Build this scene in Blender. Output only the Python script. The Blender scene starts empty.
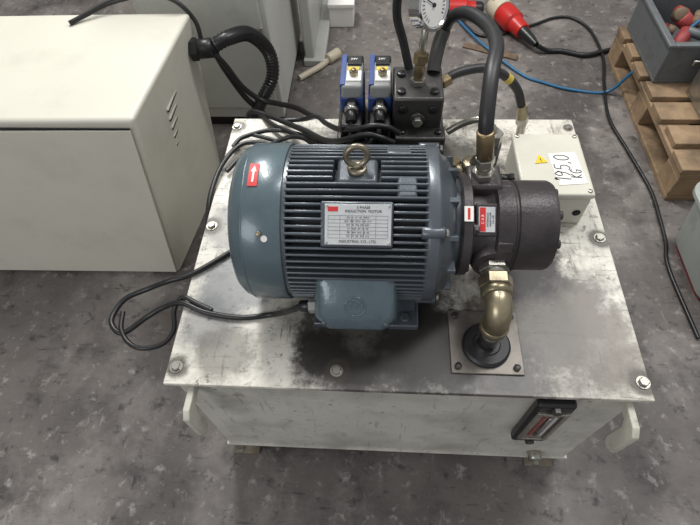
import bpy, bmesh, math, random
from mathutils import Vector, Matrix
random.seed(4)
C=bpy.context
sc=C.scene
try: sc.view_settings.view_transform='Standard'
except Exception: pass

# ---------------------------------------------------------------- materials
def lin(c):
    return tuple(((v/255)/12.92 if v/255<=.04045 else ((v/255+.055)/1.055)**2.4) for v in c)+(1,)
MATS={}
def mat(name,rgb,rough=.5,metal=0,var=.12,scale=30,bump=0,bscale=200,dirt=None,coat=0):
    if name in MATS: return MATS[name]
    m=bpy.data.materials.new(name); m.use_nodes=True
    nt=m.node_tree; N=nt.nodes; L=nt.links
    b=N['Principled BSDF']; b.inputs['Roughness'].default_value=rough; b.inputs['Metallic'].default_value=metal
    if coat: b.inputs['Coat Weight'].default_value=coat
    tc=N.new('ShaderNodeTexCoord')
    n=N.new('ShaderNodeTexNoise'); n.inputs['Scale'].default_value=scale; n.inputs['Detail'].default_value=6
    L.new(tc.outputs['Object'],n.inputs['Vector'])
    r=N.new('ShaderNodeValToRGB'); c=lin(rgb)
    r.color_ramp.elements[0].position=.3; r.color_ramp.elements[1].position=.7
    r.color_ramp.elements[0].color=tuple(v*(1-var) for v in c[:3])+(1,)
    r.color_ramp.elements[1].color=tuple(min(1,v*(1+var)) for v in c[:3])+(1,)
    L.new(n.outputs['Fac'],r.inputs['Fac'])
    out=r.outputs['Color']
    for D in (dirt or []):
        dc,ds,lo,hi,amt=D[:5]
        n2=N.new('ShaderNodeTexNoise'); n2.inputs['Scale'].default_value=ds; n2.inputs['Detail'].default_value=10; n2.inputs['Roughness'].default_value=.66
        if len(D)>5:
            mp=N.new('ShaderNodeMapping'); mp.inputs['Scale'].default_value=D[5]; mp.inputs['Rotation'].default_value=(0,0,.3)
            L.new(tc.outputs['Object'],mp.inputs['Vector']); L.new(mp.outputs['Vector'],n2.inputs['Vector'])
        else: L.new(tc.outputs['Object'],n2.inputs['Vector'])
        r2=N.new('ShaderNodeMapRange'); r2.inputs['From Min'].default_value=lo; r2.inputs['From Max'].default_value=hi
        r2.inputs['To Max'].default_value=amt
        L.new(n2.outputs['Fac'],r2.inputs['Value'])
        mx=N.new('ShaderNodeMix'); mx.data_type='RGBA'
        L.new(r2.outputs['Result'],mx.inputs['Factor']); L.new(out,mx.inputs['A']); mx.inputs['B'].default_value=lin(dc)
        out=mx.outputs['Result']
    L.new(out,b.inputs['Base Color'])
    if bump:
        n3=N.new('ShaderNodeTexNoise'); n3.inputs['Scale'].default_value=bscale; n3.inputs['Detail'].default_value=4
        L.new(tc.outputs['Object'],n3.inputs['Vector'])
        bp=N.new('ShaderNodeBump'); bp.inputs['Strength'].default_value=bump; bp.inputs['Distance'].default_value=.002
        L.new(n3.outputs['Fac'],bp.inputs['Height']); L.new(bp.outputs['Normal'],b.inputs['Normal'])
    MATS[name]=m; return m

def node_spot(m,spots,nscale=16):
    """oil stains: soft blotches at real positions on the surface (object coords), broken up with noise"""
    nt=m.node_tree;N=nt.nodes;L=nt.links;b=N['Principled BSDF']
    out=b.inputs['Base Color'].links[0].from_socket
    tc=N.new('ShaderNodeTexCoord')
    nz=N.new('ShaderNodeTexNoise'); nz.inputs['Scale'].default_value=nscale; nz.inputs['Detail'].default_value=10; nz.inputs['Roughness'].default_value=.75
    L.new(tc.outputs['Object'],nz.inputs['Vector'])
    for (x,y,z,rad,col,amt) in spots:
        vd=N.new('ShaderNodeVectorMath'); vd.operation='DISTANCE'; vd.inputs[1].default_value=(x,y,z)
        L.new(tc.outputs['Object'],vd.inputs[0])
        mr=N.new('ShaderNodeMapRange'); mr.inputs['From Min'].default_value=rad; mr.inputs['From Max'].default_value=0
        mr.inputs['To Max'].default_value=.75; L.new(vd.outputs['Value'],mr.inputs['Value'])
        ad=N.new('ShaderNodeMath'); ad.operation='ADD'; L.new(mr.outputs['Result'],ad.inputs[0]); L.new(nz.outputs['Fac'],ad.inputs[1])
        m2=N.new('ShaderNodeMapRange'); m2.inputs['From Min'].default_value=.64; m2.inputs['From Max'].default_value=.90; m2.inputs['To Max'].default_value=amt
        L.new(ad.outputs['Value'],m2.inputs['Value'])
        mk=N.new('ShaderNodeMath'); mk.operation='MULTIPLY'
        m3=N.new('ShaderNodeMapRange'); m3.inputs['From Min'].default_value=rad*1.0; m3.inputs['From Max'].default_value=rad*.6
        L.new(vd.outputs['Value'],m3.inputs['Value'])
        L.new(m2.outputs['Result'],mk.inputs[0]); L.new(m3.outputs['Result'],mk.inputs[1])
        mx=N.new('ShaderNodeMix'); mx.data_type='RGBA'
        L.new(mk.outputs['Value'],mx.inputs['Factor']); L.new(out,mx.inputs['A']); mx.inputs['B'].default_value=lin(col)
        out=mx.outputs['Result']
    L.new(out,b.inputs['Base Color'])

# vertices of plate/body are baked in world units around the object's centre-free origin (0,0,0)
plate_m=mat('tank_top_paint',(212,208,196),.36,var=.07,scale=5,bump=.08,bscale=60,
   dirt=[((146,140,128),4,.47,.70,.6),((88,84,78),17,.54,.71,.75),((60,56,52),60,.58,.68,.85),((170,165,155),120,.5,.7,.3),((92,86,80),12,.59,.67,.7,(1,9,1)),((88,82,76),12,.60,.67,.65,(8,1,1)),((56,52,48),26,.61,.69,.85)])
sp_=[(.38,.10,.47,.25,(58,54,50),.9),(.28,.06,.47,.09,(44,41,39),.95),(.34,.03,.47,.06,(56,52,48),.85),(.67,.16,.47,.23,(84,76,68),.85),(.65,.27,.47,.14,(34,30,28),.97),(.45,.10,.47,.15,(42,40,38),.92),(.09,.20,.47,.12,(74,82,92),.7),(.05,.12,.47,.09,(88,92,96),.6),(.10,.06,.47,.09,(100,96,88),.7),(.06,.35,.47,.10,(90,92,92),.6),(.42,.5,.47,.38,(52,48,44),.85),(.58,.04,.47,.13,(62,58,54),.88),(.76,.10,.47,.15,(104,96,86),.75),(.50,.04,.47,.08,(48,45,42),.85)]
for (x,y) in ((.017,.031),(.302,.034),(.818,.031),(.815,.335),(.014,.350),(.012,.664)): sp_.append((x,y,.47,.035,(72,66,58),.85))
node_spot(plate_m,sp_)
body_m=mat('tank_body_paint',(194,192,182),.42,var=.06,scale=4,bump=.06,bscale=60,dirt=[((120,116,106),6,.45,.70,.6),((90,74,56),22,.60,.71,.65),((100,98,92),10,.58,.68,.55,(9,9,1)),((70,64,56),60,.62,.70,.6)])
cab_m=mat('cabinet_cream_paint',(205,202,188),.4,var=.03,scale=3,bump=.04,bscale=300,dirt=[((160,156,142),5,.5,.8,.4),((120,112,95),60,.66,.74,.5)])
hook_m=mat('hook_paint',(190,188,174),.45,var=.05,dirt=[((110,96,76),30,.56,.7,.6)])
cab2_m=mat('cabinet_white_paint',(186,187,181),.45,var=.04,scale=3,dirt=[((130,128,120),5,.5,.8,.5)])
teal_m=mat('motor_cowl_paint',(86,102,108),.28,metal=.15,var=.08,scale=12,bump=.1,bscale=300,coat=.25,dirt=[((60,72,77),9,.52,.74,.5)])
mot_m=mat('motor_body_paint',(82,89,95),.33,metal=.25,var=.12,scale=20,bump=.15,bscale=250,dirt=[((46,50,53),12,.5,.68,.5)],coat=.18)
core_m=mat('motor_core_dark',(36,39,42),.5,metal=.1,var=.2,scale=20)
box_m=mat('motor_box_paint',(88,104,111),.27,metal=.2,var=.07,scale=12,bump=.25,bscale=120,coat=.3,dirt=[((62,72,78),14,.52,.72,.4)])
iron_m=mat('pump_cast_iron',(70,65,66),.40,metal=.35,var=.2,scale=25,bump=.4,bscale=150,dirt=[((42,36,34),14,.5,.7,.6)])
blk_m=mat('valve_block_steel',(76,75,73),.38,metal=.5,var=.15,scale=15,bump=.1,dirt=[((38,36,34),12,.5,.7,.6)])
steel_m=mat('zinc_steel',(168,165,156),.30,metal=.85,var=.15,scale=40)
chrome_m=mat('chrome',(205,205,205),.14,metal=1,var=.03)
brass_m=mat('brass',(152,142,118),.33,metal=.8,var=.15,scale=30,bump=.1,dirt=[((84,76,62),25,.5,.7,.65)])
brass2_m=mat('old_brass',(130,114,86),.4,metal=.75,var=.2,scale=40)
eye_m=mat('eye_steel',(140,132,116),.35,metal=.85,var=.15,scale=40)
rub_m=mat('black_rubber',(32,32,34),.45,var=.2,scale=60)
cabl_m=mat('cable_black',(24,24,25),.38,var=.2,scale=60)
pla_m=mat('black_plastic',(26,26,27),.35,var=.1)
white_m=mat('label_white',(228,226,220),.5,var=.03)
ink_m=mat('ink_black',(25,25,28),.6,var=0)
red_m=mat('plastic_red',(180,34,30),.35,var=.12,scale=20)
redl_m=mat('label_red',(196,42,42),.5,var=.04)
yel_m=mat('label_yellow',(225,192,40),.5,var=.04)
band_m=mat('hose_band_yellow',(190,170,70),.5,var=.1)
blue_m=mat('cable_blue',(40,98,135),.4,var=.1)
bluel_m=mat('label_blue',(48,72,130),.45,var=.1)
alu_m=mat('plate_aluminium',(198,200,200),.35,metal=.3,var=.05,scale=80)
grey_m=mat('connector_grey',(146,148,146),.4,var=.08)
hole_m=mat('dark_hole',(10,10,10),.7,var=0)
wood_m=mat('pallet_wood',(150,126,98),.75,var=.25,scale=12,bump=.4,bscale=60,dirt=[((78,64,50),8,.46,.70,.8)])
rust_m=mat('rusty_steel',(112,94,76),.6,metal=.3,var=.25,scale=30)
foot_m=mat('foot_steel',(132,122,106),.55,metal=.2,var=.2,scale=30,dirt=[((76,62,48),20,.5,.7,.7)])
tub_m=mat('tub_grey',(104,108,110),.5,metal=.2,var=.15,scale=12,dirt=[((60,58,56),12,.5,.7,.6)])
bin_m=mat('bin_grey_paint',(158,164,158),.5,var=.05,scale=10,dirt=[((110,112,108),8,.5,.7,.6)])
redjunk_m=mat('red_scrap',(140,52,52),.55,var=.3,scale=15)
glass_m=mat('sight_glass',(74,58,52),.06,var=.35,scale=60,coat=1)
gred_m=mat('gauge_scale_red',(130,56,46),.4,var=.1)
beige_m=mat('beige_plastic',(190,180,158),.45,var=.05)

# ---------------------------------------------------------------- geometry helpers
def root(name,loc=(0,0,0)):
    e=bpy.data.objects.new(name,None); e.location=(0,0,0); e.empty_display_size=.05
    C.collection.objects.link(e); return e
def obj(name,bm,m,parent=None,smooth=False,bevel=0,seg=2,angle=35):
    me=bpy.data.meshes.new(name); bmesh.ops.recalc_face_normals(bm,faces=bm.faces); bm.to_mesh(me); bm.free()
    o=bpy.data.objects.new(name,me); C.collection.objects.link(o); me.materials.append(m)
    if parent: o.parent=parent
    if smooth:
        for p in me.polygons: p.use_smooth=True
        try: me.set_sharp_from_angle(angle=math.radians(angle))
        except Exception: pass
    if bevel:
        b=o.modifiers.new('bev','BEVEL'); b.width=bevel; b.segments=seg; b.limit_method='ANGLE'; b.angle_limit=math.radians(35)
        for p in me.polygons: p.use_smooth=True
        try: me.set_sharp_from_angle(angle=math.radians(60))
        except Exception: pass
        b.harden_normals=False
    return o
def basis(c,z,x=(1,0,0)):
    z=Vector(z).normalized(); x=Vector(x); x=(x-z*x.dot(z))
    if x.length<1e-4: x=Vector((0,1,0))-z*z.y
    x.normalize(); y=z.cross(x)
    return Matrix(((x.x,y.x,z.x,c[0]),(x.y,y.y,z.y,c[1]),(x.z,y.z,z.z,c[2]),(0,0,0,1)))
def bmbox(bm,M,s):
    r=bmesh.ops.create_cube(bm,size=1,matrix=M@Matrix.Diagonal((s[0],s[1],s[2],1))); return r
def box(name,parent,c,s,m,bevel=.002,z=(0,0,1),x=(1,0,0),seg=2):
    bm=bmesh.new(); bmbox(bm,basis(c,z,x),s); return obj(name,bm,m,parent,bevel=bevel,seg=seg)
def bx(name,parent,x0,x1,y0,y1,z0,z1,m,bevel=.002,seg=2):
    return box(name,parent,((x0+x1)/2,(y0+y1)/2,(z0+z1)/2),(x1-x0,y1-y0,z1-z0),m,bevel,seg=seg)
def bmlathe(bm,M,prof,n=48,phase=0):
    rings=[]
    for (h,r) in prof:
        if r<1e-6: rings.append([bm.verts.new(M@Vector((0,0,h)))])
        else: rings.append([bm.verts.new(M@Vector((r*math.cos(2*math.pi*i/n+phase),r*math.sin(2*math.pi*i/n+phase),h))) for i in range(n)])
    for a,b in zip(rings,rings[1:]):
        for i in range(n):
            j=(i+1)%n
            if len(a)==1 and len(b)==1: continue
            if len(a)==1: bm.faces.new((a[0],b[j],b[i]))
            elif len(b)==1: bm.faces.new((a[i],a[j],b[0]))
            else: bm.faces.new((a[i],a[j],b[j],b[i]))
def lathe(name,parent,base,axis,prof,m,n=48,x=(1,0,0),smooth=True,angle=35):
    bm=bmesh.new(); bmlathe(bm,basis(base,axis,x),prof,n); return obj(name,bm,m,parent,smooth=smooth,angle=angle)
def cyl(name,parent,p1,p2,r,m,n=24,ch=.12):
    p1=Vector(p1);p2=Vector(p2);h=(p2-p1).length;k=min(r*ch,h*.3)
    return lathe(name,parent,p1,p2-p1,[(0,0),(0,r-k),(k,r),(h-k,r),(h,r-k),(h,0)],m,n,x=(1,.01,.02),angle=60)
def hexn(name,parent,p1,p2,r,m):
    p1=Vector(p1);p2=Vector(p2);h=(p2-p1).length
    return lathe(name,parent,p1,p2-p1,[(0,0),(0,r*.93),(h*.1,r),(h*.9,r),(h,r*.93),(h,0)],m,6,x=(1,.01,.02),smooth=False)
def cr(pts,sub=10):
    P=[Vector(p) for p in pts]; P=[P[0]*2-P[1]]+P+[P[-1]*2-P[-2]]; out=[]
    for i in range(1,len(P)-2):
        a,b,c,d=P[i-1:i+3]
        for k in range(sub):
            t=k/sub
            out.append(.5*((2*b)+(c-a)*t+(2*a-5*b+4*c-d)*t*t+(3*b-a-3*c+d)*t**3))
    out.append(P[-2]); return out
def bmtube(bm,pts,r,n=12,sub=10,corr=0,caps=True):
    path=cr(pts,sub) if sub>1 else [Vector(p) for p in pts]
    if corr:
        q=[path[0]];acc=0;st=corr
        for a,b in zip(path,path[1:]):
            L=(b-a).length; s=st-acc
            while s<=L: q.append(a+(b-a)*(s/L)); s+=st
            acc=(acc+L)%st
        path=q
    rings=[]; t=(path[1]-path[0]).normalized(); u=t.orthogonal().normalized()
    for i,p in enumerate(path):
        t=(path[min(i+1,len(path)-1)]-path[max(i-1,0)])
        if t.length<1e-9: continue
        t.normalize(); u=(u-t*u.dot(t)); u.normalize(); v=t.cross(u)
        rr=r
        if corr and i%2: rr*=.82
        rings.append([bm.verts.new(p+(u*math.cos(2*math.pi*k/n)+v*math.sin(2*math.pi*k/n))*rr) for k in range(n)])
    for a,b in zip(rings,rings[1:]):
        for k in range(n):
            j=(k+1)%n; bm.faces.new((a[k],a[j],b[j],b[k]))
    if caps: bm.faces.new(rings[0][::-1]); bm.faces.new(rings[-1])
def tube(name,parent,pts,r,m,n=12,sub=10,corr=0):
    bm=bmesh.new(); bmtube(bm,pts,r,n,sub,corr); return obj(name,bm,m,parent,smooth=True,angle=70)
def torus(name,parent,c,axis,R,r,m,n=36,k=12):
    M=basis(c,axis); bm=bmesh.new(); V=[]
    for i in range(n):
        a=2*math.pi*i/n; V.append([bm.verts.new(M@Vector(((R+r*math.cos(2*math.pi*j/k))*math.cos(a),(R+r*math.cos(2*math.pi*j/k))*math.sin(a),r*math.sin(2*math.pi*j/k)))) for j in range(k)])
    for i in range(n):
        for j in range(k): bm.faces.new((V[i][j],V[(i+1)%n][j],V[(i+1)%n][(j+1)%k],V[i][(j+1)%k]))
    return obj(name,bm,m,parent,smooth=True,angle=80)
def hexbolt(name,parent,c,axis=(0,0,1),r=.009,h=.007,m=None,washer=True):
    m=m or steel_m; M=basis(c,axis,(1,.3,.1)); bm=bmesh.new()
    if washer: bmlathe(bm,M,[(0,0),(0,r*1.35),(.0018,r*1.35),(.0018,0)],20)
    bmlathe(bm,M,[(.0018,0),(.0018,r),(h*.8,r),(h,r*.85),(h,0)],6,phase=random.random())
    return obj(name,bm,m,parent)
def text(name,parent,s,c,z,x,size,m,ext=.0002,align='CENTER'):
    cu=bpy.data.curves.new(name,'FONT'); cu.body=s; cu.size=size; cu.extrude=ext; cu.align_x=align; cu.align_y='CENTER'
    o=bpy.data.objects.new(name,cu); C.collection.objects.link(o); o.matrix_world=basis(c,z,x); cu.materials.append(m)
    o.parent=parent; return o

# ---------------------------------------------------------------- floor
floor_m=mat('concrete_floor',(108,102,98),.55,var=.16,scale=1.6,bump=.35,bscale=45,
   dirt=[((68,63,61),2.0,.43,.62,.8),((150,144,139),3.2,.50,.68,.65),((50,46,45),7,.54,.68,.7),((164,158,153),26,.57,.68,.65),((36,34,33),22,.57,.67,.75),((150,142,134),90,.62,.70,.6),((44,42,41),14,.60,.66,.6,(1,6,1)),((150,145,140),10,.62,.67,.5,(5,1,1)),((104,86,70),5,.62,.75,.35)])
bm=bmesh.new(); bmesh.ops.create_grid(bm,x_segments=1,y_segments=1,size=5); obj('floor',bm,floor_m).location=(.4,1.5,0)
wall_m=mat('wall_plaster',(185,184,178),.7,var=.04,scale=3)
bx('wall_back',None,-4,5,4.6,4.7,0,3.2,wall_m,0)
bx('wall_left',None,-4.1,-4,-3,4.7,0,3.2,wall_m,0)

# ---------------------------------------------------------------- hydraulic tank
PW,PD,T=.83,.696,.47
tank=root('hydraulic_tank')
bx('top_plate',tank,0,PW,0,PD,T-.009,T,plate_m,.0015)
bx('tank_body',tank,.014,PW-.014,.010,PD-.010,.05,T-.009,body_m,.004)
bx('weld_rim',tank,.006,PW-.006,.003,PD-.003,T-.016,T-.009,body_m,.001)
bx('bottom_flange',tank,.010,PW-.010,.006,PD-.006,.044,.052,body_m,.001)
for i,(x,y) in enumerate(((.017,.031),(.302,.034),(.818,.031),(.815,.335),(.815,.665),(.014,.350),(.012,.664),(.26,.668),(.52,.668))):
    hexbolt('lid_bolt_%d'%i,tank,(x,y,T),r=.0085,h=.007)
for i,(x,y) in enumerate(((.02,.0),(.735,.0),(.02,.62),(.735,.62))):
    bm=bmesh.new(); bmbox(bm,Matrix.Translation((x+.03,y+.035,.004)),(.065,.075,.008)); bmbox(bm,Matrix.Translation((x+.03,y+.035,.03)),(.055,.045,.055))
    obj('foot_%d'%i,bm,foot_m,tank,bevel=.001)
hexbolt('foot_bolt',tank,(.035,.008,.008),r=.008)
cyl('drain_plug',tank,(.735,.012,.085),(.735,-.010,.085),.015,steel_m); hexn('drain_hex',tank,(.735,-.008,.085),(.735,-.020,.085),.010,steel_m)
for i,x in enumerate((.045,.797)):
    bm=bmesh.new()
    prof=[(0,.452),(-.052,.452),(-.066,.440),(-.066,.352),(-.056,.335),(-.040,.338),(-.036,.352),(-.038,.415),(-.030,.428),(0,.430)]
    a=[bm.verts.new((x-.006,y+.012,z)) for y,z in prof]; b=[bm.verts.new((x+.006,y+.012,z)) for y,z in prof]
    bm.faces.new(a); bm.faces.new(b[::-1])
    for k in range(len(prof)):
        j=(k+1)%len(prof); bm.faces.new((a[k],a[j],b[j],b[k]))
    obj('lifting_hook_%d'%i,bm,hook_m,tank,bevel=.002)
lg=root('oil_level_gauge')
bx('frame',lg,.646,.712,-.010,.0095,.240,.450,pla_m,.006,3)
for nm,(x0,x1,z0,z1) in {'bezel_left':(.652,.660,.268,.424),'bezel_right':(.698,.706,.268,.424),'bezel_top':(.660,.698,.416,.424),'bezel_bottom':(.660,.698,.268,.276)}.items():
    bx(nm,lg,x0,x1,-.0150,-.009,z0,z1,steel_m,.001)
bx('window',lg,.660,.698,-.0115,-.0095,.276,.416,glass_m,.0005)
bx('scale_card',lg,.666,.672,-.0125,-.0113,.29,.40,gred_m,.0003)
bx('scale_card_white',lg,.687,.692,-.0125,-.0113,.29,.40,alu_m,.0003)
cyl('thermometer',lg,(.679,-.013,.29),(.679,-.013,.40),.0025,chrome_m,12)
for z in (.254,.437): hexn('screw_%d'%(z*1000),lg,(.679,-.009,z),(.679,-.018,z),.009,blk_m)

# ---------------------------------------------------------------- suction flange, pipe and elbow
sp=root('suction_pipe')
bx('flange_plate',sp,.500,.624,.036,.158,T+.0002,T+.004,mat('flange_steel',(122,116,108),.4,metal=.4,var=.2,scale=20,dirt=[((60,56,52),16,.46,.68,.7)]),.001)
for i,(x,y) in enumerate(((.512,.048),(.612,.048),(.512,.146),(.612,.146))): cyl('screw_%d'%i,sp,(x,y,T+.004),(x,y,T+.009),.006,blk_m)
PX,PY=.563,.088
lathe('rubber_seal',sp,(PX,PY,T+.004),(0,0,1),[(0,0),(0,.042),(.006,.042),(.010,.038),(.010,.024),(.013,.022),(.013,.017),(.013,0)],rub_m,40)
cyl('pipe',sp,(PX,PY,T+.01),(PX,PY,.560),.0165,chrome_m,28)
cyl('elbow_collar',sp,(PX,PY,.540),(PX,PY,.556),.0235,brass_m,28)
el=[(PX,PY,.550),(PX,PY,.562)]
for k in range(9):
    a=math.radians(90*k/8); el.append((PX,PY+.024-.024*math.cos(a),.568+.026*math.sin(a)))
el.append((.562,PY+.038,.594))
tube('brass_elbow',sp,el,.0215,brass_m,24,sub=3)
cyl('elbow_rim',sp,(.562,.118,.594),(.562,.134,.595),.0255,brass_m,28)
hexn('union_nut',sp,(.562,.134,.595),(.562,.154,.597),.028,brass_m)
cyl('nipple',sp,(.562,.154,.597),(.562,.178,.600),.019,steel_m)
hexn('port_nut',sp,(.562,.163,.599),(.562,.174,.600),.025,steel_m)

# ---------------------------------------------------------------- motor
CY,CZ=.246,.618
mo=root('electric_motor')
AX=(1,0,0)
def ml(name,prof,m,n=64,angle=35): return lathe(name,mo,(0,CY,CZ),AX,prof,m,n,x=(0,0,1),angle=angle)
ml('fan_cowl',[(.134,0),(.134,.085),(.136,.104),(.142,.119),(.152,.1285),(.162,.1315),(.166,.1335),(.222,.1345),(.2235,.1335),(.2235,.128),(.210,.126),(.210,0)],teal_m,80)
torus('cowl_bead',mo,(.164,CY,CZ),AX,.1318,.0022,teal_m,80,8)
cyl('cowl_screw',mo,(.192,CY-.1345*math.cos(math.radians(43)),CZ+.1345*math.sin(math.radians(43))),(.192,CY-.1375*math.cos(math.radians(43)),CZ+.1375*math.sin(math.radians(43))),.004,brass_m)
ml('stator_core',[(.2,0),(.2,.112),(.444,.112),(.444,0)],core_m)
def arcpt(r,deg,x): a=math.radians(deg); return (x,CY-r*math.cos(a),CZ+r*math.sin(a))
bm=bmesh.new(); nf=54
for i in range(nf):
    deg=-40+ i*(260/(nf-1))
    if 37<deg<64: segs=((.228,.288),(.392,.446))
    elif 78<deg<102: segs=((.228,.300),(.372,.446))
    else: segs=((.228,.446),)
    a=math.radians(deg); n=Vector((0,-math.cos(a),math.sin(a))); t=Vector((1,0,0)).cross(n)
    for (x0,x1) in segs:
        M=Matrix.Translation(Vector(((x0+x1)/2,CY,CZ))+n*.1205)@Matrix(((1,0,0,0),(0,t.y,n.y,0),(0,t.z,n.z,0),(0,0,0,1)))
        bmbox(bm,M,(x1-x0,.0042,.023))
obj('cooling_fins',bm,mot_m,mo,bevel=.0015,seg=2)
for i,(d,xc,wx,wy) in enumerate(((76,.412,.030,.036),(118,.40,.04,.05))):
    n=Vector(arcpt(1,d,0))-Vector((0,CY,CZ)); box('cast_pad_%d'%i,mo,Vector((xc,CY,CZ))+n*.119,(wx,wy,.024),mot_m,.004,z=n,x=AX)
ml('front_bell',[(.440,0),(.440,.126),(.443,.1315),(.446,.1330),(.460,.1330),(.464,.130),(.468,.120),(.480,.112),(.490,.092),(.492,.080),(.502,.078),(.502,0)],mot_m,64)
ml('rear_bell',[(.218,0),(.218,.124),(.221,.130),(.230,.130),(.232,.124),(.232,0)],mot_m,64)
for i,d in enumerate((45,135,-30,210)):
    p=arcpt(.126,d,.434); q=arcpt(.126,d,.468); cyl('bell_lug_%d'%i,mo,p,q,.0100,mot_m)
    hexbolt('bell_bolt_%d'%i,mo,arcpt(.126,d,.468),AX,r=.0065,h=.006,washer=False)
for i in range(8):
    d=-20+i*30; n=Vector(arcpt(1,d,0))-Vector((0,CY,CZ)); c=Vector((.480,CY,CZ))+n*.100
    box('bell_rib_%d'%i,mo,c,(.022,.008,.028),mot_m,.001,z=n,x=AX)
nd=Vector((0,-math.cos(math.radians(50)),math.sin(math.radians(50))))
box('name_boss',mo,Vector((.338,CY,CZ))+nd*.118,(.108,.068,.026),mot_m,.003,z=nd)
box('name_plate',mo,Vector((.340,CY,CZ))+nd*.1325,(.098,.060,.0016),alu_m,.0004,z=nd)
up=Vector((0,math.sin(math.radians(50)),math.cos(math.radians(50))))
def onplate(dx,dy,h=.0136): return Vector((.340+dx,CY,CZ))+nd*(.1200+h)+up*dy
box('plate_logo',mo,onplate(-.037,.0225),(.015,.007,.0006),redl_m,.0002,z=nd)
text('plate_title',mo,"3 PHASE\nINDUCTION  MOTOR",onplate(.008,.0222,.0137),nd,(1,0,0),.0055,ink_m,.00012)
bm=bmesh.new()
for r_ in range(7):
    bmbox(bm,basis(onplate(0,.013-r_*.0055,.0134),nd),(.088,.0003,.0004))
for c_ in range(6):
    bmbox(bm,basis(onplate(-.044+c_*.0176,-.0035,.0134),nd),(.0003,.033,.0004))
obj('plate_grid',bm,ink_m,mo)
random.seed(8)
for r_ in range(6):
    s="  ".join("".join(random.choice("0123456789VAHZKW") for _ in range(random.choice((2,3)))) for _ in range(5))
    text('plate_row_%d'%r_,mo,s,onplate(0,.0103-r_*.0055,.0137),nd,(1,0,0),.0036,ink_m,.00006)
text('plate_maker',mo,"INDUSTRIAL CO., LTD.",onplate(0,-.0250,.0137),nd,(1,0,0),.0055,ink_m,.00012)
for i,(a,b) in enumerate(((-.046,.027),(.046,.027),(-.046,-.027),(.046,-.027))):
    p=onplate(a,b,.0125); cyl('rivet_%d'%i,mo,p,p+nd*.0022,.0018,steel_m,10)
bx('eye_boss',mo,.305,.368,CY-.026,CY+.026,CZ+.105,CZ+.128,mot_m,.006)
ey=root('lifting_eye'); ey.parent=mo
cyl('eye_collar',ey,(.336,CY,CZ+.126),(.336,CY,CZ+.135),.015,eye_m)
cyl('eye_neck',ey,(.336,CY,CZ+.134),(.336,CY,CZ+.142),.008,eye_m)
torus('eye_ring',ey,(.336,CY+.002,CZ+.155),(0.12,-1,.20),.0160,.0048,eye_m)
for i,y in enumerate((CY-.105,CY+.075)):
    for j,x in enumerate((.255,.390)):
        bx('foot_%d%d'%(i,j),mo,x,x+.055,y-.025,y+.055,T,T+.016,mot_m,.003)
        bx('foot_web_%d%d'%(i,j),mo,x+.006,x+.049,y+.005,y+.045,T+.01,CZ-.07,mot_m,.003)
        hexbolt('foot_bolt_%d%d'%(i,j),mo,(x+.03,y-.010,T+.016),r=.009,h=.009,m=mot_m)
bn=Vector((0,-math.cos(math.radians(38)),math.sin(math.radians(38)))); bu=Vector((0,bn.z,-bn.y))
def tb(dx,dy,dz): return Vector((.336+dx,.132,.574))+bu*dy+bn*dz
box('terminal_neck',mo,tb(0,.0,.0),(.092,.070,.05),mot_m,.006,z=bn)
box('terminal_base',mo,tb(0,0,.012),(.124,.094,.036),box_m,.014,z=bn,seg=4)
bm=bmesh.new(); Mb=basis(tb(0,0,.027),bn)
def lidring(sx,sy,z,ch):
    pts=[(-sx,sy-.010),(-sx+.010,sy),(sx-.010,sy),(sx,sy-.010),(sx,-sy+ch),(sx-ch,-sy),(-sx+ch,-sy),(-sx,-sy+ch)]
    return [bm.verts.new(Mb@Vector((a,b,z))) for a,b in pts]
rr=[lidring(.067,.052,0,.020),lidring(.067,.052,.008,.020),lidring(.061,.046,.020,.019),lidring(.052,.036,.026,.016)]
for a,b in zip(rr,rr[1:]):
    for k in range(8): bm.faces.new((a[k],a[(k+1)%8],b[(k+1)%8],b[k]))
bm.faces.new(rr[0][::-1]); bm.faces.new(rr[-1]); obj('terminal_lid',bm,box_m,mo,bevel=.004,seg=3)
torus('terminal_emblem',mo,tb(0,-.004,.0532),bn,.016,.0014,box_m,30,8)
text('terminal_mark',mo,"TM",tb(0,-.004,.0535),bn,(1,0,0),.018,box_m,.0012)
for i,(a,b) in enumerate(((-.055,.040),(.055,.040),(-.050,-.036),(.050,-.036))): cyl('lid_screw_%d'%i,mo,tb(a,b,.040),tb(a,b,.0500),.0045,mot_m,12)
hexn('cable_gland_nut',mo,(.272,.112,.562),(.256,.112,.560),.013,grey_m)
cyl('cable_gland',mo,(.262,.112,.561),(.240,.113,.556),.010,pla_m)
def curved_label(name,x0,x1,d0,d1,r,m,parent):
    bm=bmesh.new(); K=8; A=[];B=[]
    for k in range(K+1):
        d=d0+(d1-d0)*k/K; A.append(bm.verts.new(arcpt(r,d,x0))); B.append(bm.verts.new(arcpt(r,d,x1)))
    for k in range(K): bm.faces.new((A[k],A[k+1],B[k+1],B[k]))
    return obj(name,bm,m,parent,smooth=True)
curved_label('arrow_label',.172,.187,74,92,.1352,redl_m,mo)
bm=bmesh.new(); vs=[bm.verts.new(arcpt(.1356,d,x)) for d,x in ((90,.1795),(85,.175),(85,.178),(77,.178),(77,.181),(85,.181),(85,.184))]; bm.faces.new(vs); obj('arrow',bm,white_m,mo)
lathe('qc_sticker',mo,arcpt(.1348,40,.200),Vector(arcpt(1,40,0))-Vector((0,CY,CZ)),[(0,0),(0,.005),(.0007,.005),(.0007,0)],white_m,20)

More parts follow.
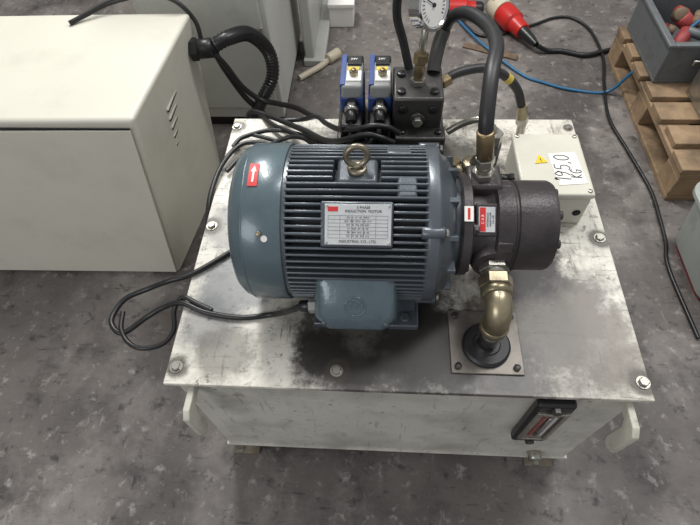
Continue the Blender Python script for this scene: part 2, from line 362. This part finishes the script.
# ---------------------------------------------------------------- pump
pu=root('hydraulic_pump')
def pl(name,prof,m=iron_m,n=48): return lathe(name,pu,(0,CY,CZ),AX,prof,m,n,x=(0,0,1))
pl('mount_flange',[(.500,0),(.500,.084),(.503,.087),(.516,.087),(.518,.084),(.518,0)])
pl('pump_neck',[(.516,0),(.516,.066),(.524,.062),(.545,.062),(.556,.068),(.560,0)])
pl('pump_drum',[(.556,0),(.556,.070),(.559,.075),(.585,.076),(.587,.073),(.590,.073),(.592,.076),(.646,.076),(.652,.073),(.654,.066),(.654,.040),(.660,.036),(.660,0)])
for i in range(8):
    d=22+i*45; n=Vector(arcpt(1,d,0))-Vector((0,CY,CZ)); c=Vector((0,CY,CZ))
    cyl('cap_screw_%d'%i,pu,c+n*.060+Vector((.648,0,0)),c+n*.060+Vector((.659,0,0)),.0075,iron_m,16)
    cyl('cap_socket_%d'%i,pu,c+n*.060+Vector((.6585,0,0)),c+n*.060+Vector((.6595,0,0)),.004,hole_m,6)
    if i%2==0: box('drum_lug_%d'%i,pu,c+n*.070+Vector((.571,0,0)),(.026,.020,.014),iron_m,.003,z=n,x=AX)
for i,d in enumerate((45,135,-45,225)):
    n=Vector(arcpt(1,d,0))-Vector((0,CY,CZ)); hexbolt('flange_bolt_%d'%i,pu,Vector((.518,CY,CZ))+n*.074,AX,r=.009,h=.009,m=iron_m)
pn=Vector((0,-math.cos(math.radians(58)),math.sin(math.radians(58))))
box('pump_tag_boss',pu,Vector((.540,CY,CZ))+pn*.062,(.034,.052,.012),iron_m,.002,z=pn)
box('pump_tag',pu,Vector((.540,CY,CZ))+pn*.0687,(.026,.040,.001),alu_m,.0003,z=pn)
box('pump_tag_red',pu,Vector((.5335,CY,CZ))+pn*.0694,(.009,.038,.0006),redl_m,.0002,z=pn)
pup=Vector((0,pn.z,-pn.y))
text('pump_tag_text',pu,"HYDRAULIC\nVANE PUMP\nCA-120",Vector((.5455,CY,CZ))+pn*.0695,pn,pup,.0042,ink_m,.0001)
text('pump_tag_brand',pu,"C A B",Vector((.5335,CY,CZ))+pn*.0698,pn,pup,.006,white_m,.0001)
sn=Vector(arcpt(1,62,0))-Vector((0,CY,CZ))
box('sticker',pu,Vector((.509,CY,CZ))+sn*.0876,(.014,.024,.0008),white_m,.0002,z=sn)
box('sticker_red',pu,Vector((.509,CY,CZ))+sn*.0881,(.004,.018,.0006),redl_m,.0002,z=sn)
lathe('inlet_port',pu,(.562,CY-.03,.602),(0,-1,0),[(0,0),(0,.044),(.030,.040),(.041,.036),(.043,.034),(.043,0)],iron_m,36)
box('outlet_port',pu,(.540,.285,.672),(.056,.052,.050),iron_m,.006)
hexn('outlet_nut',pu,(.538,.287,.694),(.537,.287,.708),.019,steel_m)
cyl('outlet_stub',pu,(.537,.287,.706),(.536,.287,.722),.013,steel_m)
hexn('hose_nut',pu,(.536,.287,.720),(.534,.287,.736),.016,steel_m)
cyl('hose_ferrule',pu,(.534,.287,.736),(.526,.289,.785),.0135,brass2_m)

# ---------------------------------------------------------------- hoses
h1=root('pressure_hose')
tube('hose',h1,[(.5275,.288,.775),(.526,.305,.805),(.533,.36,.835),(.548,.43,.835),(.545,.51,.82),(.520,.585,.80),(.496,.625,.765),(.482,.620,.72),(.474,.595,.695)],.0115,rub_m,18)
tube('ferrule_upper',h1,[(.488,.625,.745),(.480,.615,.72),(.474,.595,.695),(.472,.582,.682)],.0135,blk_m,18)
h2=root('return_hose')
tube('hose',h2,[(.484,.575,.655),(.52,.600,.665),(.581,.622,.662),(.630,.632,.635),(.662,.636,.60),(.678,.636,.565),(.686,.636,.545)],.0095,rub_m,16)
tube('yellow_band',h2,[(.630,.632,.635),(.641,.634,.625)],.0102,band_m,16)
tube('ferrule',h2,[(.682,.636,.56),(.690,.636,.525)],.0120,brass_m,18)
hexn('nut',h2,(.690,.636,.527),(.694,.636,.507),.014,steel_m)
tube('bent_pipe',h2,[(.694,.636,.51),(.696,.636,.49),(.697,.636,.471)],.010,steel_m,16)
hexn('block_nut',h2,(.490,.580,.656),(.506,.590,.660),.013,brass2_m)

# ---------------------------------------------------------------- valve manifold
mf=root('valve_manifold')
bx('subplate',mf,.275,.505,.455,.640,T,.560,blk_m,.004)
bx('upper_block',mf,.392,.490,.500,.605,.56,.680,blk_m,.005)
bx('side_block',mf,.398,.498,.466,.502,.50,.612,blk_m,.004)
for i,(x,y) in enumerate(((.408,.520),(.472,.520),(.408,.575))):
    cyl('cap_screw_%d'%i,mf,(x,y,.676),(x,y,.686),.0085,pla_m,18); cyl('socket_%d'%i,mf,(x,y,.6855),(x,y,.6865),.0045,hole_m,6)
for i,(x,z) in enumerate(((.412,.655),(.470,.655))):
    cyl('front_plug_%d'%i,mf,(x,.502,z),(x,.496,z),.009,pla_m,18); cyl('front_socket_%d'%i,mf,(x,.4965,z),(x,.4955,z),.005,hole_m,6)
for i,x in enumerate((.412,.484)): cyl('side_screw_%d'%i,mf,(x,.484,.610),(x,.484,.617),.007,pla_m,16)
cyl('front_port',mf,(.441,.502,.635),(.441,.492,.635),.015,blk_m); hexn('front_port_hex',mf,(.441,.494,.635),(.441,.482,.635),.010,steel_m)
for i,x in enumerate((.42,.475)): hexn('plug_%d'%i,mf,(x,.470,.555),(x,.455,.555),.013,blk_m)
ga=root('pressure_gauge')
hexn('gauge_base',ga,(.440,.548,.680),(.440,.548,.692),.015,steel_m)
cyl('gauge_stem',ga,(.440,.548,.69),(.443,.553,.735),.010,brass2_m)
hexn('gauge_nut',ga,(.442,.551,.722),(.443,.554,.742),.014,brass2_m)
cyl('gauge_socket',ga,(.443,.554,.74),(.448,.566,.796),.007,steel_m)
gax=Vector((.72,-.60,.32)).normalized(); gc=Vector((.448,.568,.824))
k_=1.25
lathe('gauge_case',ga,gc-gax*.016,gax,[(0,0),(0,.026*k_),(.004,.031*k_),(.024,.031*k_),(.026,.034*k_),(.031,.034*k_),(.032,.030*k_),(.029,.028*k_),(.028,0)],chrome_m,48)
lathe('gauge_face',ga,gc+gax*.0122,gax,[(0,0),(0,.0275*k_),(.0008,.0275*k_),(.0008,0)],white_m,40)
lathe('gauge_center',ga,gc+gax*.013,gax,[(0,0),(0,.004),(.003,.003),(.003,0)],pla_m,16)
bm=bmesh.new(); Mg=basis(gc+gax*.0135,gax,(1,1,0))
for k in range(22):
    a=math.radians(-45+270*k/21); bmbox(bm,Mg@Matrix.Rotation(a,4,'Z')@Matrix.Translation((.022*k_,0,0)),(.006,.0012,.0004))
bmbox(bm,Mg@Matrix.Rotation(2.4,4,'Z')@Matrix.Translation((.009,0,.001)),(.026,.0016,.0006))
obj('gauge_scale',bm,ink_m,ga)
tube('gauge_hose',ga,[(.425,.598,.675),(.410,.61,.73),(.396,.612,.78),(.398,.61,.83),(.415,.62,.88),(.45,.66,.92)],.0085,rub_m,12)
for i,x in enumerate((.311,.367)):
    sv=root('solenoid_valve')
    bx('valve_body',sv,x-.024,x+.024,.515,.600,.560,.625,blk_m,.003)
    bx('coil',sv,x-.022,x+.022,.470,.520,.568,.640,pla_m,.005)
    bx('coil_rear',sv,x-.022,x+.022,.598,.638,.568,.640,pla_m,.005)
    bx('connector_base',sv,x-.0235,x+.0235,.520,.610,.625,.668,bluel_m,.004)
    bx('connector_cap',sv,x-.0205,x+.0215,.520,.600,.664,.694,grey_m,.006,3)
    bx('connector_cap_rear',sv,x-.021,x+.021,.598,.628,.655,.690,pla_m,.004)
    bx('cap_label_blue',sv,x-.0222,x-.012,.524,.622,.672,.6955,bluel_m,.001)
    bx('cap_clear',sv,x-.010,x+.019,.534,.566,.693,.697,white_m,.001)
    bx('cap_mark',sv,x-.008,x+.014,.570,.580,.693,.6955,yel_m,.0005)
    bx('cap_rib',sv,x-.010,x+.018,.585,.596,.693,.698,pla_m,.001)
    hexn('cap_screw',sv,(x+.004,.552,.695),(x+.004,.552,.707),.0085,brass_m)
    cyl('screw_top',sv,(x+.004,.552,.706),(x+.004,.552,.710),.005,brass2_m)
    hexn('gland_nut',sv,(x,.524,.655),(x,.506,.650),.014,pla_m)
    cyl('gland_ring',sv,(x,.509,.651),(x,.500,.648),.0145,steel_m)
    cyl('gland',sv,(x,.502,.649),(x,.480,.640),.011,pla_m)
    text('label',sv,"24V",(x+.002,.613,.6905),(0,0,1),(1,0,0),.009,white_m)
vc=root('valve_cables')
tube('cable_1',vc,[(.311,.485,.640),(.310,.462,.620),(.298,.450,.57),(.27,.47,.52),(.22,.52,.50),(.15,.57,.485),(.08,.595,.482),(.035,.585,.482),(.008,.53,.482),(-.004,.46,.478),(-.008,.40,.46),(-.006,.36,.42),(-.004,.35,.33)],.0055,cabl_m)
tube('cable_2',vc,[(.367,.485,.640),(.364,.460,.62),(.348,.445,.57),(.30,.445,.51),(.24,.475,.49),(.18,.55,.485),(.12,.60,.482),(.06,.62,.485)],.0052,cabl_m)
tube('cable_3',vc,[(.385,.445,.58),(.36,.43,.60),(.33,.43,.605),(.29,.445,.57),(.26,.49,.53),(.20,.575,.51),(.14,.625,.495),(.10,.66,.482),(.06,.72,.46),(.05,.74,.38)],.0060,cabl_m)
tube('cable_4',vc,[(.40,.445,.60),(.37,.435,.615),(.335,.44,.62),(.30,.46,.59),(.25,.53,.54),(.19,.60,.50),(.11,.63,.49),(.04,.61,.485),(.02,.58,.483)],.0052,cabl_m)
tube('cable_5',vc,[(.355,.44,.62),(.325,.432,.615),(.290,.44,.585),(.26,.475,.55),(.22,.55,.525),(.16,.59,.505),(.10,.57,.49),(.05,.55,.484),(.02,.50,.482)],.0055,cabl_m)
tube('cable_6',vc,[(.395,.44,.625),(.372,.436,.640),(.345,.44,.645),(.312,.448,.628),(.280,.47,.60),(.245,.52,.56),(.20,.58,.53),(.15,.64,.50),(.09,.69,.483),(.03,.73,.46),(.0,.76,.36)],.0065,cabl_m)
tube('cable_7',vc,[(.405,.455,.635),(.385,.448,.655),(.355,.447,.660),(.325,.455,.645),(.285,.49,.615),(.25,.56,.57),(.22,.63,.53),(.18,.67,.49),(.12,.67,.484)],.0058,cabl_m)
tube('cable_8',vc,[(.342,.46,.645),(.330,.448,.640),(.305,.446,.61),(.272,.46,.575),(.235,.50,.54),(.19,.545,.51),(.13,.545,.49),(.08,.53,.484),(.05,.49,.482)],.0058,cabl_m)
tube('coil_loop',vc,[(.36,.448,.63),(.335,.436,.615),(.318,.448,.59),(.33,.452,.568),(.362,.448,.575),(.385,.448,.60),(.375,.452,.625),(.345,.452,.63)],.0058,cabl_m)
mc=root('motor_cable')
Z=T+.0055
tube('cable',mc,[(.243,.113,.557),(.225,.118,.535),(.200,.130,.50),(.172,.138,Z),(.117,.130,Z),(.049,.139,Z),(-.003,.157,Z+.002),(-.045,.155,.460),(-.080,.140,.445),(-.120,.108,.440),(-.150,.135,.440),(-.137,.181,.442),(-.091,.203,.450),(-.040,.210,.472),(.003,.224,Z+.001),(.066,.277,Z),(.12,.33,Z),(.16,.38,Z)],.0054,cabl_m)
tube('cable_loop',mc,[(-.128,.150,.448),(-.122,.115,.444),(-.100,.088,.440),(-.070,.078,.440),(-.035,.088,.440),(-.018,.115,.445),(-.020,.150,.462),(-.002,.168,.480),(.03,.155,Z+.004),(.06,.142,Z+.003)],.0048,cabl_m)
fc=root('pipe_fittings')
cyl('tee_vertical',fc,(.545,.40,T),(.545,.40,.60),.016,steel_m); hexn('tee_nut',fc,(.545,.40,.555),(.545,.40,.58),.024,steel_m)
cyl('tee_side',fc,(.545,.40,.575),(.508,.43,.575),.014,brass_m); hexn('tee_side_nut',fc,(.522,.42,.575),(.508,.431,.575),.020,brass2_m)
cyl('tee_top',fc,(.545,.40,.60),(.545,.40,.615),.020,brass_m)
cyl('check_valve',fc,(.590,.47,T),(.590,.47,.60),.020,blk_m); hexn('check_nut',fc,(.590,.47,.60),(.590,.47,.625),.019,steel_m)
hexn('port_nut',fc,(.58,.36,T),(.58,.36,.50),.024,brass2_m); cyl('port_cap',fc,(.58,.36,.50),(.58,.36,.525),.015,steel_m)
tube('drain_tube',fc,[(.545,.40,.61),(.548,.385,.64),(.555,.36,.655),(.556,.325,.66)],.008,steel_m,14)
tube('steel_line',fc,[(.505,.50,.60),(.53,.50,.62),(.56,.49,.64),(.585,.475,.635),(.590,.47,.62)],.007,steel_m,14)

# ---------------------------------------------------------------- junction box
jb=root('junction_box')
bx('box',jb,.650,.782,.372,.540,T,.545,cab_m,.004,3)
bx('lid',jb,.647,.785,.369,.543,.546,.560,cab_m,.005,3)
for i,(x,y) in enumerate(((.657,.379),(.775,.379),(.657,.533),(.775,.533))): cyl('screw_%d'%i,jb,(x,y,.559),(x,y,.5625),.0045,steel_m,12)
box('weight_label',jb,(.743,.440,.5606),(.056,.088,.0008),white_m,.0002,x=(1,.10,0))
G={'1':[[(.1,.75),(.3,1),(.3,0)]],
   '9':[[(.5,.75),(.3,.98),(.08,.78),(.2,.52),(.5,.68),(.5,.85),(.42,.3),(.2,0)]],
   '5':[[(.55,1),(.15,.96),(.1,.58),(.4,.6),(.52,.3),(.3,0),(.05,.08)]],
   ',':[[(.15,.08),(.05,-.15)]],
   '0':[[(.3,1),(.05,.7),(.08,.2),(.3,0),(.52,.3),(.5,.8),(.3,1)]],
   'K':[[(.1,1),(.1,0)],[(.5,.95),(.12,.5),(.55,0)]],
   'G':[[(.5,.85),(.3,1),(.05,.6),(.15,.1),(.4,0),(.52,.4),(.3,.42)]]}
def hand(word,org,size):
    bm=bmesh.new(); rx=Vector((.10,1,0)).normalized(); ry=Vector((-1,.10,0)).normalized(); cur=0
    for ch in word:
        for st in G[ch]:
            pts=[Vector(org)+rx*(cur+a)*size+ry*b*size*1.15 for a,b in st]
            if len(pts)<3: pts=[pts[0],(pts[0]+pts[1])/2,pts[1]]
            bmtube(bm,pts,.00095,6,5)
        cur+=.32 if ch==',' else (.5 if ch=='1' else .72)
    return bm
obj('weight_digits',hand('195,0',(.744,.402,.5612),.026),ink_m,jb,smooth=True)
obj('weight_unit',hand('KG',(.766,.412,.5612),.018),ink_m,jb,smooth=True)
bm=bmesh.new(); v=[bm.verts.new(p) for p in ((.682,.452,.5612),(.708,.456,.5612),(.693,.478,.5612))]; bm.faces.new(v); obj('warning_triangle',bm,yel_m,jb)
text('warning_bolt',jb,"!",(.6945,.461,.5618),(0,0,1),(1,0.1,0),.015,ink_m,.0002)
for i,y in enumerate((.415,.455)):
    hexn('gland_nut_%d'%i,jb,(.652,y,.512),(.640,y,.512),.013,pla_m); cyl('gland_%d'%i,jb,(.642,y,.512),(.622,y,.512),.011,pla_m)
tube('cable_a',jb,[(.625,.415,.512),(.61,.41,.505),(.60,.42,.485),(.57,.435,.478)],.005,cabl_m)
tube('cable_b',jb,[(.625,.455,.512),(.615,.49,.505),(.59,.515,.485),(.53,.52,.478)],.005,cabl_m)
cyl('front_knockout',jb,(.765,.372,.505),(.765,.3695,.505),.008,hole_m,20)

# ---------------------------------------------------------------- left metal cabinet
cb=root('metal_cabinet')
bm=bmesh.new()
tops=[(-1.25,.522,.60),(-.163,.534,.60),(-.137,.96,.60),(-1.25,.95,.60)]
bots=[(-1.25,.522,.0),(-.255,.534,.0),(-.20,.96,.0),(-1.25,.95,.0)]
V=[bm.verts.new(p) for p in tops]; Wv=[bm.verts.new(p) for p in bots]
bm.faces.new(V); bm.faces.new(Wv[::-1])
for k in range(4): bm.faces.new((V[k],V[(k+1)%4],Wv[(k+1)%4],Wv[k]))
obj('cabinet_body',bm,cab_m,cb,bevel=.010,seg=3)
bm=bmesh.new()
Z0,Z1=.012,.575
def cabx(z): return -.255+(.092)*z/.6
pp=[(-1.2,.514,Z0),(cabx(Z0)-.006,.526,Z0),(cabx(Z1)-.010,.526,Z1),(-1.2,.514,Z1)]
A=[bm.verts.new(p) for p in pp]; Bq=[bm.verts.new((p[0],p[1]+.005,p[2])) for p in pp]
bm.faces.new(A); bm.faces.new(Bq[::-1])
for k in range(4): bm.faces.new((A[k],A[(k+1)%4],Bq[(k+1)%4],Bq[k]))
obj('cabinet_door',bm,cab_m,cb,bevel=.0015)
bx('door_gap_top',cb,-1.2,-.175,.5245,.5275,.578,.583,hole_m,.0004)
for k in range(5):
    y=.70; z=.50-.028*k
    sx=-.163+.026*((y-.534)/.426)-(.085)*(.6-z)/.6
    box('louvre_%d'%k,cb,(sx+.003,y+.03,z),(.010,.085,.007),cab_m,.003,z=(-.3,0,1),x=(1,0,0))
    box('louvre_gap_%d'%k,cb,(sx+.004,y+.03,z-.0055),(.006,.080,.003),hole_m,.0005,z=(0,0,1))
hexn('conduit_nut',cb,(-.150,.915,.52),(-.130,.918,.52),.030,pla_m); cyl('conduit_gland',cb,(-.132,.918,.52),(-.090,.925,.52),.026,pla_m)
c2=root('electrical_enclosure')
bx('enclosure_body',c2,-.42,.0,1.22,1.80,.04,1.05,cab2_m,.006,3)
bx('enclosure_door',c2,-.40,-.02,1.212,1.222,.09,1.02,cab2_m,.003)
bx('plinth',c2,-.41,-.01,1.23,1.79,0,.04,pla_m,.001)
for k,z in enumerate((.35,.62)): bx('hinge_%d'%k,c2,-.035,-.018,1.205,1.214,z,z+.06,steel_m,.003)
c3=root('machine_base')
bx('base_body',c3,.035,.075,1.62,2.2,0.03,.5,cab2_m,.006)
bx('base_flange',c3,.03,.12,1.60,2.2,0,.03,cab2_m,.004)
cd=root('corrugated_conduit')
tube('conduit',cd,[(-.095,.925,.52),(-.05,.955,.53),(-.01,1.02,.50),(.025,1.06,.42),(.025,1.05,.34),(-.02,1.01,.27),(-.06,1.0,.18),(-.07,1.02,.04)],.021,pla_m,18,sub=10,corr=.0055)
tube('inner_cable_1',cd,[(-.09,.915,.51),(-.07,.93,.46),(-.05,.97,.36),(-.01,.99,.30),(.05,.97,.30),(.12,.90,.34),(.20,.78,.40),(.30,.70,.44)],.008,cabl_m)
tube('inner_cable_2',cd,[(-.09,.93,.50),(-.09,.97,.42),(-.06,1.0,.30),(-.01,1.02,.2),(.0,1.03,.08),(.03,1.05,.02)],.009,cabl_m)
tube('top_cable',cd,[(-.44,.90,.606),(-.402,.93,.612),(-.34,.965,.625),(-.238,.97,.64),(-.17,.96,.63),(-.13,.955,.58),(-.12,.935,.53)],.006,cabl_m)

# ---------------------------------------------------------------- floor clutter
bl=root('blue_cable')
tube('cable',bl,[(.60,2.2,.006),(.686,1.997,.006),(.79,1.75,.016),(.935,1.54,.006),(1.02,1.48,.006),(1.117,1.435,.006),(1.25,1.415,.01),(1.31,1.41,.10),(1.36,1.405,.155),(1.5,1.43,.33),(1.75,1.45,.42)],.006,blue_m,8)
pg=root('power_plug')
pa=Vector((.90,1.93,.050)); pb=Vector((1.02,1.69,.035)); dd=(pb-pa).normalized()
lathe('plug_body',pg,pa,dd,[(0,0),(0,.044),(.02,.050),(.09,.048),(.10,.038),(.16,.032),(.17,0)],red_m,24)
lathe('plug_collar',pg,pa-dd*.07,dd,[(0,0),(0,.040),(.03,.050),(.075,.050),(.075,0)],beige_m,24)
lathe('plug_tail',pg,pa+dd*.16,dd,[(0,0),(0,.026),(.07,.018),(.10,.012),(.10,0)],pla_m,20)
box('plug_flap',pg,pa-dd*.04+Vector((-.0,.03,.045)),(.09,.07,.015),red_m,.006,z=(0,0,1),x=(1,.4,0))
tube('plug_cord',pg,[tuple(pb),(1.07,1.69,.012),(1.128,1.69,.010),(1.22,1.66,.010),(1.312,1.69,.010),(1.5,1.76,.01),(1.9,1.9,.01)],.010,cabl_m,10)
p2=root('power_plug')
pa=Vector((.66,1.98,.042)); dd=Vector((1,-.05,0)).normalized()
lathe('plug_body',p2,pa,dd,[(0,0),(0,.040),(.08,.042),(.09,.034),(.14,.028),(.14,0)],red_m,24)
lathe('plug_collar',p2,pa+dd*.10,dd,[(0,0),(0,.03),(.05,.03),(.06,.02),(.06,0)],pla_m,24)
ec=root('extension_cord')
tube('cord',ec,[(.72,1.93,.008),(.78,1.83,.008),(.84,1.81,.008),(.93,1.84,.008),(1.05,1.90,.008),(1.14,1.95,.008),(1.22,1.95,.008),(1.28,1.85,.008),(1.29,1.65,.008),(1.25,1.45,.008),(1.225,1.26,.008),(1.25,1.08,.008),(1.275,.90,.008),(1.27,.78,.008),(1.26,.68,.008),(1.24,.58,.008),(1.25,.35,.008)],.006,cabl_m,10)
fb=root('flat_steel_bar'); box('bar',fb,(.83,1.70,.004),(.24,.035,.008),rust_m,.002,x=(1,-.45,0))
wb=root('white_box'); bx('box_base',wb,.12,.23,1.90,2.02,0,.09,white_m,.004); bx('box_lid',wb,.115,.235,1.895,2.025,.09,.11,white_m,.004)
bt=root('beige_tube'); tube('pipe',bt,[(.02,1.50,.014),(.06,1.54,.014),(.10,1.58,.014),(.135,1.63,.014)],.013,beige_m); cyl('pipe_end',bt,(.132,1.62,.022),(.175,1.67,.022),.022,beige_m)
pa_=root('wooden_pallet')
X0,X1,Y0,Y1=1.31,2.11,.86,1.66
for k in range(7):
    y=Y0+k*(Y1-Y0-.09)/6; bx('deck_%d'%k,pa_,X0+random.uniform(-.01,.01),X1,y,y+.09,.118,.140,wood_m,.003)
for k in range(3):
    x=X0+.0+k*.35
    bx('stringer_%d'%k,pa_,x,x+.1,Y0,Y1,.096,.118,wood_m,.003)
    bx('skid_%d'%k,pa_,x,x+.1,Y0,Y1,0,.020,wood_m,.003)
    for j in range(3): bx('block_%d%d'%(k,j),pa_,x,x+.1,Y0+j*.35,Y0+j*.35+.1,.020,.096,wood_m,.004)
def tubbox(name,x0,x1,y0,y1,z0,z1,t,m,mi):
    r=root(name)
    bx('bottom',r,x0,x1,y0,y1,z0,z0+t,m,.002)
    bx('side_a',r,x0,x0+t,y0,y1,z0+t,z1,m,.002); bx('side_b',r,x1-t,x1,y0,y1,z0+t,z1,m,.002)
    bx('side_c',r,x0+t,x1-t,y0,y0+t,z0+t,z1,m,.002); bx('side_d',r,x0+t,x1-t,y1-t,y1,z0+t,z1,m,.002)
    bx('rim_a',r,x0-.012,x0+t,y0-.012,y1+.012,z1,z1+.014,mi,.004); bx('rim_b',r,x1-t,x1+.012,y0-.012,y1+.012,z1,z1+.014,mi,.004)
    bx('rim_c',r,x0+t,x1-t,y0-.012,y0+t,z1,z1+.014,mi,.004); bx('rim_d',r,x0+t,x1-t,y1-t,y1+.012,z1,z1+.014,mi,.004)
    return r
tb1=tubbox('parts_tub',1.33,1.72,1.29,1.64,.141,.28,.012,tub_m,tub_m)
bx('handle',tb1,1.42,1.54,1.270,1.282,.22,.24,steel_m,.004)
for k in range(26):
    c=(random.uniform(1.38,1.67),random.uniform(1.34,1.59),.19+random.uniform(0,.07)); 
    cyl('scrap_%d'%k,tb1,c,(c[0]+random.uniform(-.05,.05),c[1]+random.uniform(-.05,.05),c[2]+random.uniform(.0,.04)),random.uniform(.012,.03),redjunk_m if k%3==0 else tub_m if k%3==1 else rust_m,14)
tb2=tubbox('steel_bin',1.43,1.75,1.0,1.24,.141,.27,.012,steel_m,tub_m)
for k in range(8):
    c=(random.uniform(1.46,1.7),random.uniform(1.04,1.2),.18+random.uniform(0,.05)); 
    cyl('part_%d'%k,tb2,c,(c[0]+random.uniform(-.05,.05),c[1]+random.uniform(-.05,.05),c[2]+.02),random.uniform(.015,.03),tub_m,14)
sb=root('storage_bin')
def rrect(cx,cy_,hx,hy,r,z,n=6):
    o=[]
    for (sx,sy_,a0) in ((1,1,0),(-1,1,90),(-1,-1,180),(1,-1,270)):
        for k in range(n+1):
            a=math.radians(a0+90*k/n); o.append(Vector((cx+sx*(hx-r)+r*math.cos(a),cy_+sy_*(hy-r)+r*math.sin(a),z)))
    return o
def loft(name,parent,rings,m,cap=True):
    bm=bmesh.new(); R=[[bm.verts.new(p) for p in r] for r in rings]
    for a,b in zip(R,R[1:]):
        for k in range(len(a)): bm.faces.new((a[k],a[(k+1)%len(a)],b[(k+1)%len(a)],b[k]))
    if cap: bm.faces.new(R[0][::-1]); bm.faces.new(R[-1])
    return obj(name,bm,m,parent,smooth=True,angle=40)
cx,cy2=1.475,.58
loft('bin_base',sb,[rrect(cx,cy2,.185,.125,.05,0),rrect(cx,cy2,.190,.130,.05,.018)],redjunk_m)
loft('bin_shell',sb,[rrect(cx,cy2,.192,.132,.05,.018),rrect(cx,cy2,.215,.155,.06,.20),rrect(cx,cy2,.228,.168,.06,.205),rrect(cx,cy2,.228,.168,.06,.217),rrect(cx,cy2,.205,.145,.05,.217),rrect(cx,cy2,.185,.125,.05,.06)],bin_m)

# ---------------------------------------------------------------- lights / world
w=bpy.data.worlds.new('World'); sc.world=w; w.use_nodes=True
bg=w.node_tree.nodes['Background']; bg.inputs[0].default_value=(.95,.97,1,1); bg.inputs[1].default_value=.48
def area(name,loc,target,size,power,col=(1,1,1),sy=None):
    l=bpy.data.lights.new(name,'AREA'); l.size=size; l.energy=power; l.color=col
    if sy: l.shape='RECTANGLE'; l.size_y=sy
    o=bpy.data.objects.new(name,l); C.collection.objects.link(o); o.location=loc
    o.rotation_euler=(Vector(target)-Vector(loc)).to_track_quat('-Z','Y').to_euler()
area('ceiling_light_a',(-.4,2.1,3.0),(.4,.5,.4),.35,86,(1,.985,.96),1.6)
area('ceiling_light_b',(1.6,1.2,3.0),(.4,.5,.4),.4,40,(1,.99,.98),1.8)
area('window_light',(-1.6,-2.2,2.4),(.4,.3,.4),1.6,32,(.98,.98,1),1.4)

# ---------------------------------------------------------------- camera
yaw,pit,rol=.107,.970,-.068
cy,sy=math.cos(yaw),math.sin(yaw)
F=Vector((-sy*math.cos(pit),cy*math.cos(pit),-math.sin(pit))); R=Vector((cy,sy,0)); U=R.cross(F)
c,s=math.cos(rol),math.sin(rol); R,U=R*c+U*s,U*c-R*s
cam=bpy.data.objects.new('camera',bpy.data.cameras.new('camera')); C.collection.objects.link(cam)
cam.data.sensor_width=36; cam.data.lens=36*500/700; cam.data.clip_start=.01
cam.matrix_world=Matrix(((R.x,U.x,-F.x,.374),(R.y,U.y,-F.y,-.299),(R.z,U.z,-F.z,1.295),(0,0,0,1)))
sc.camera=cam
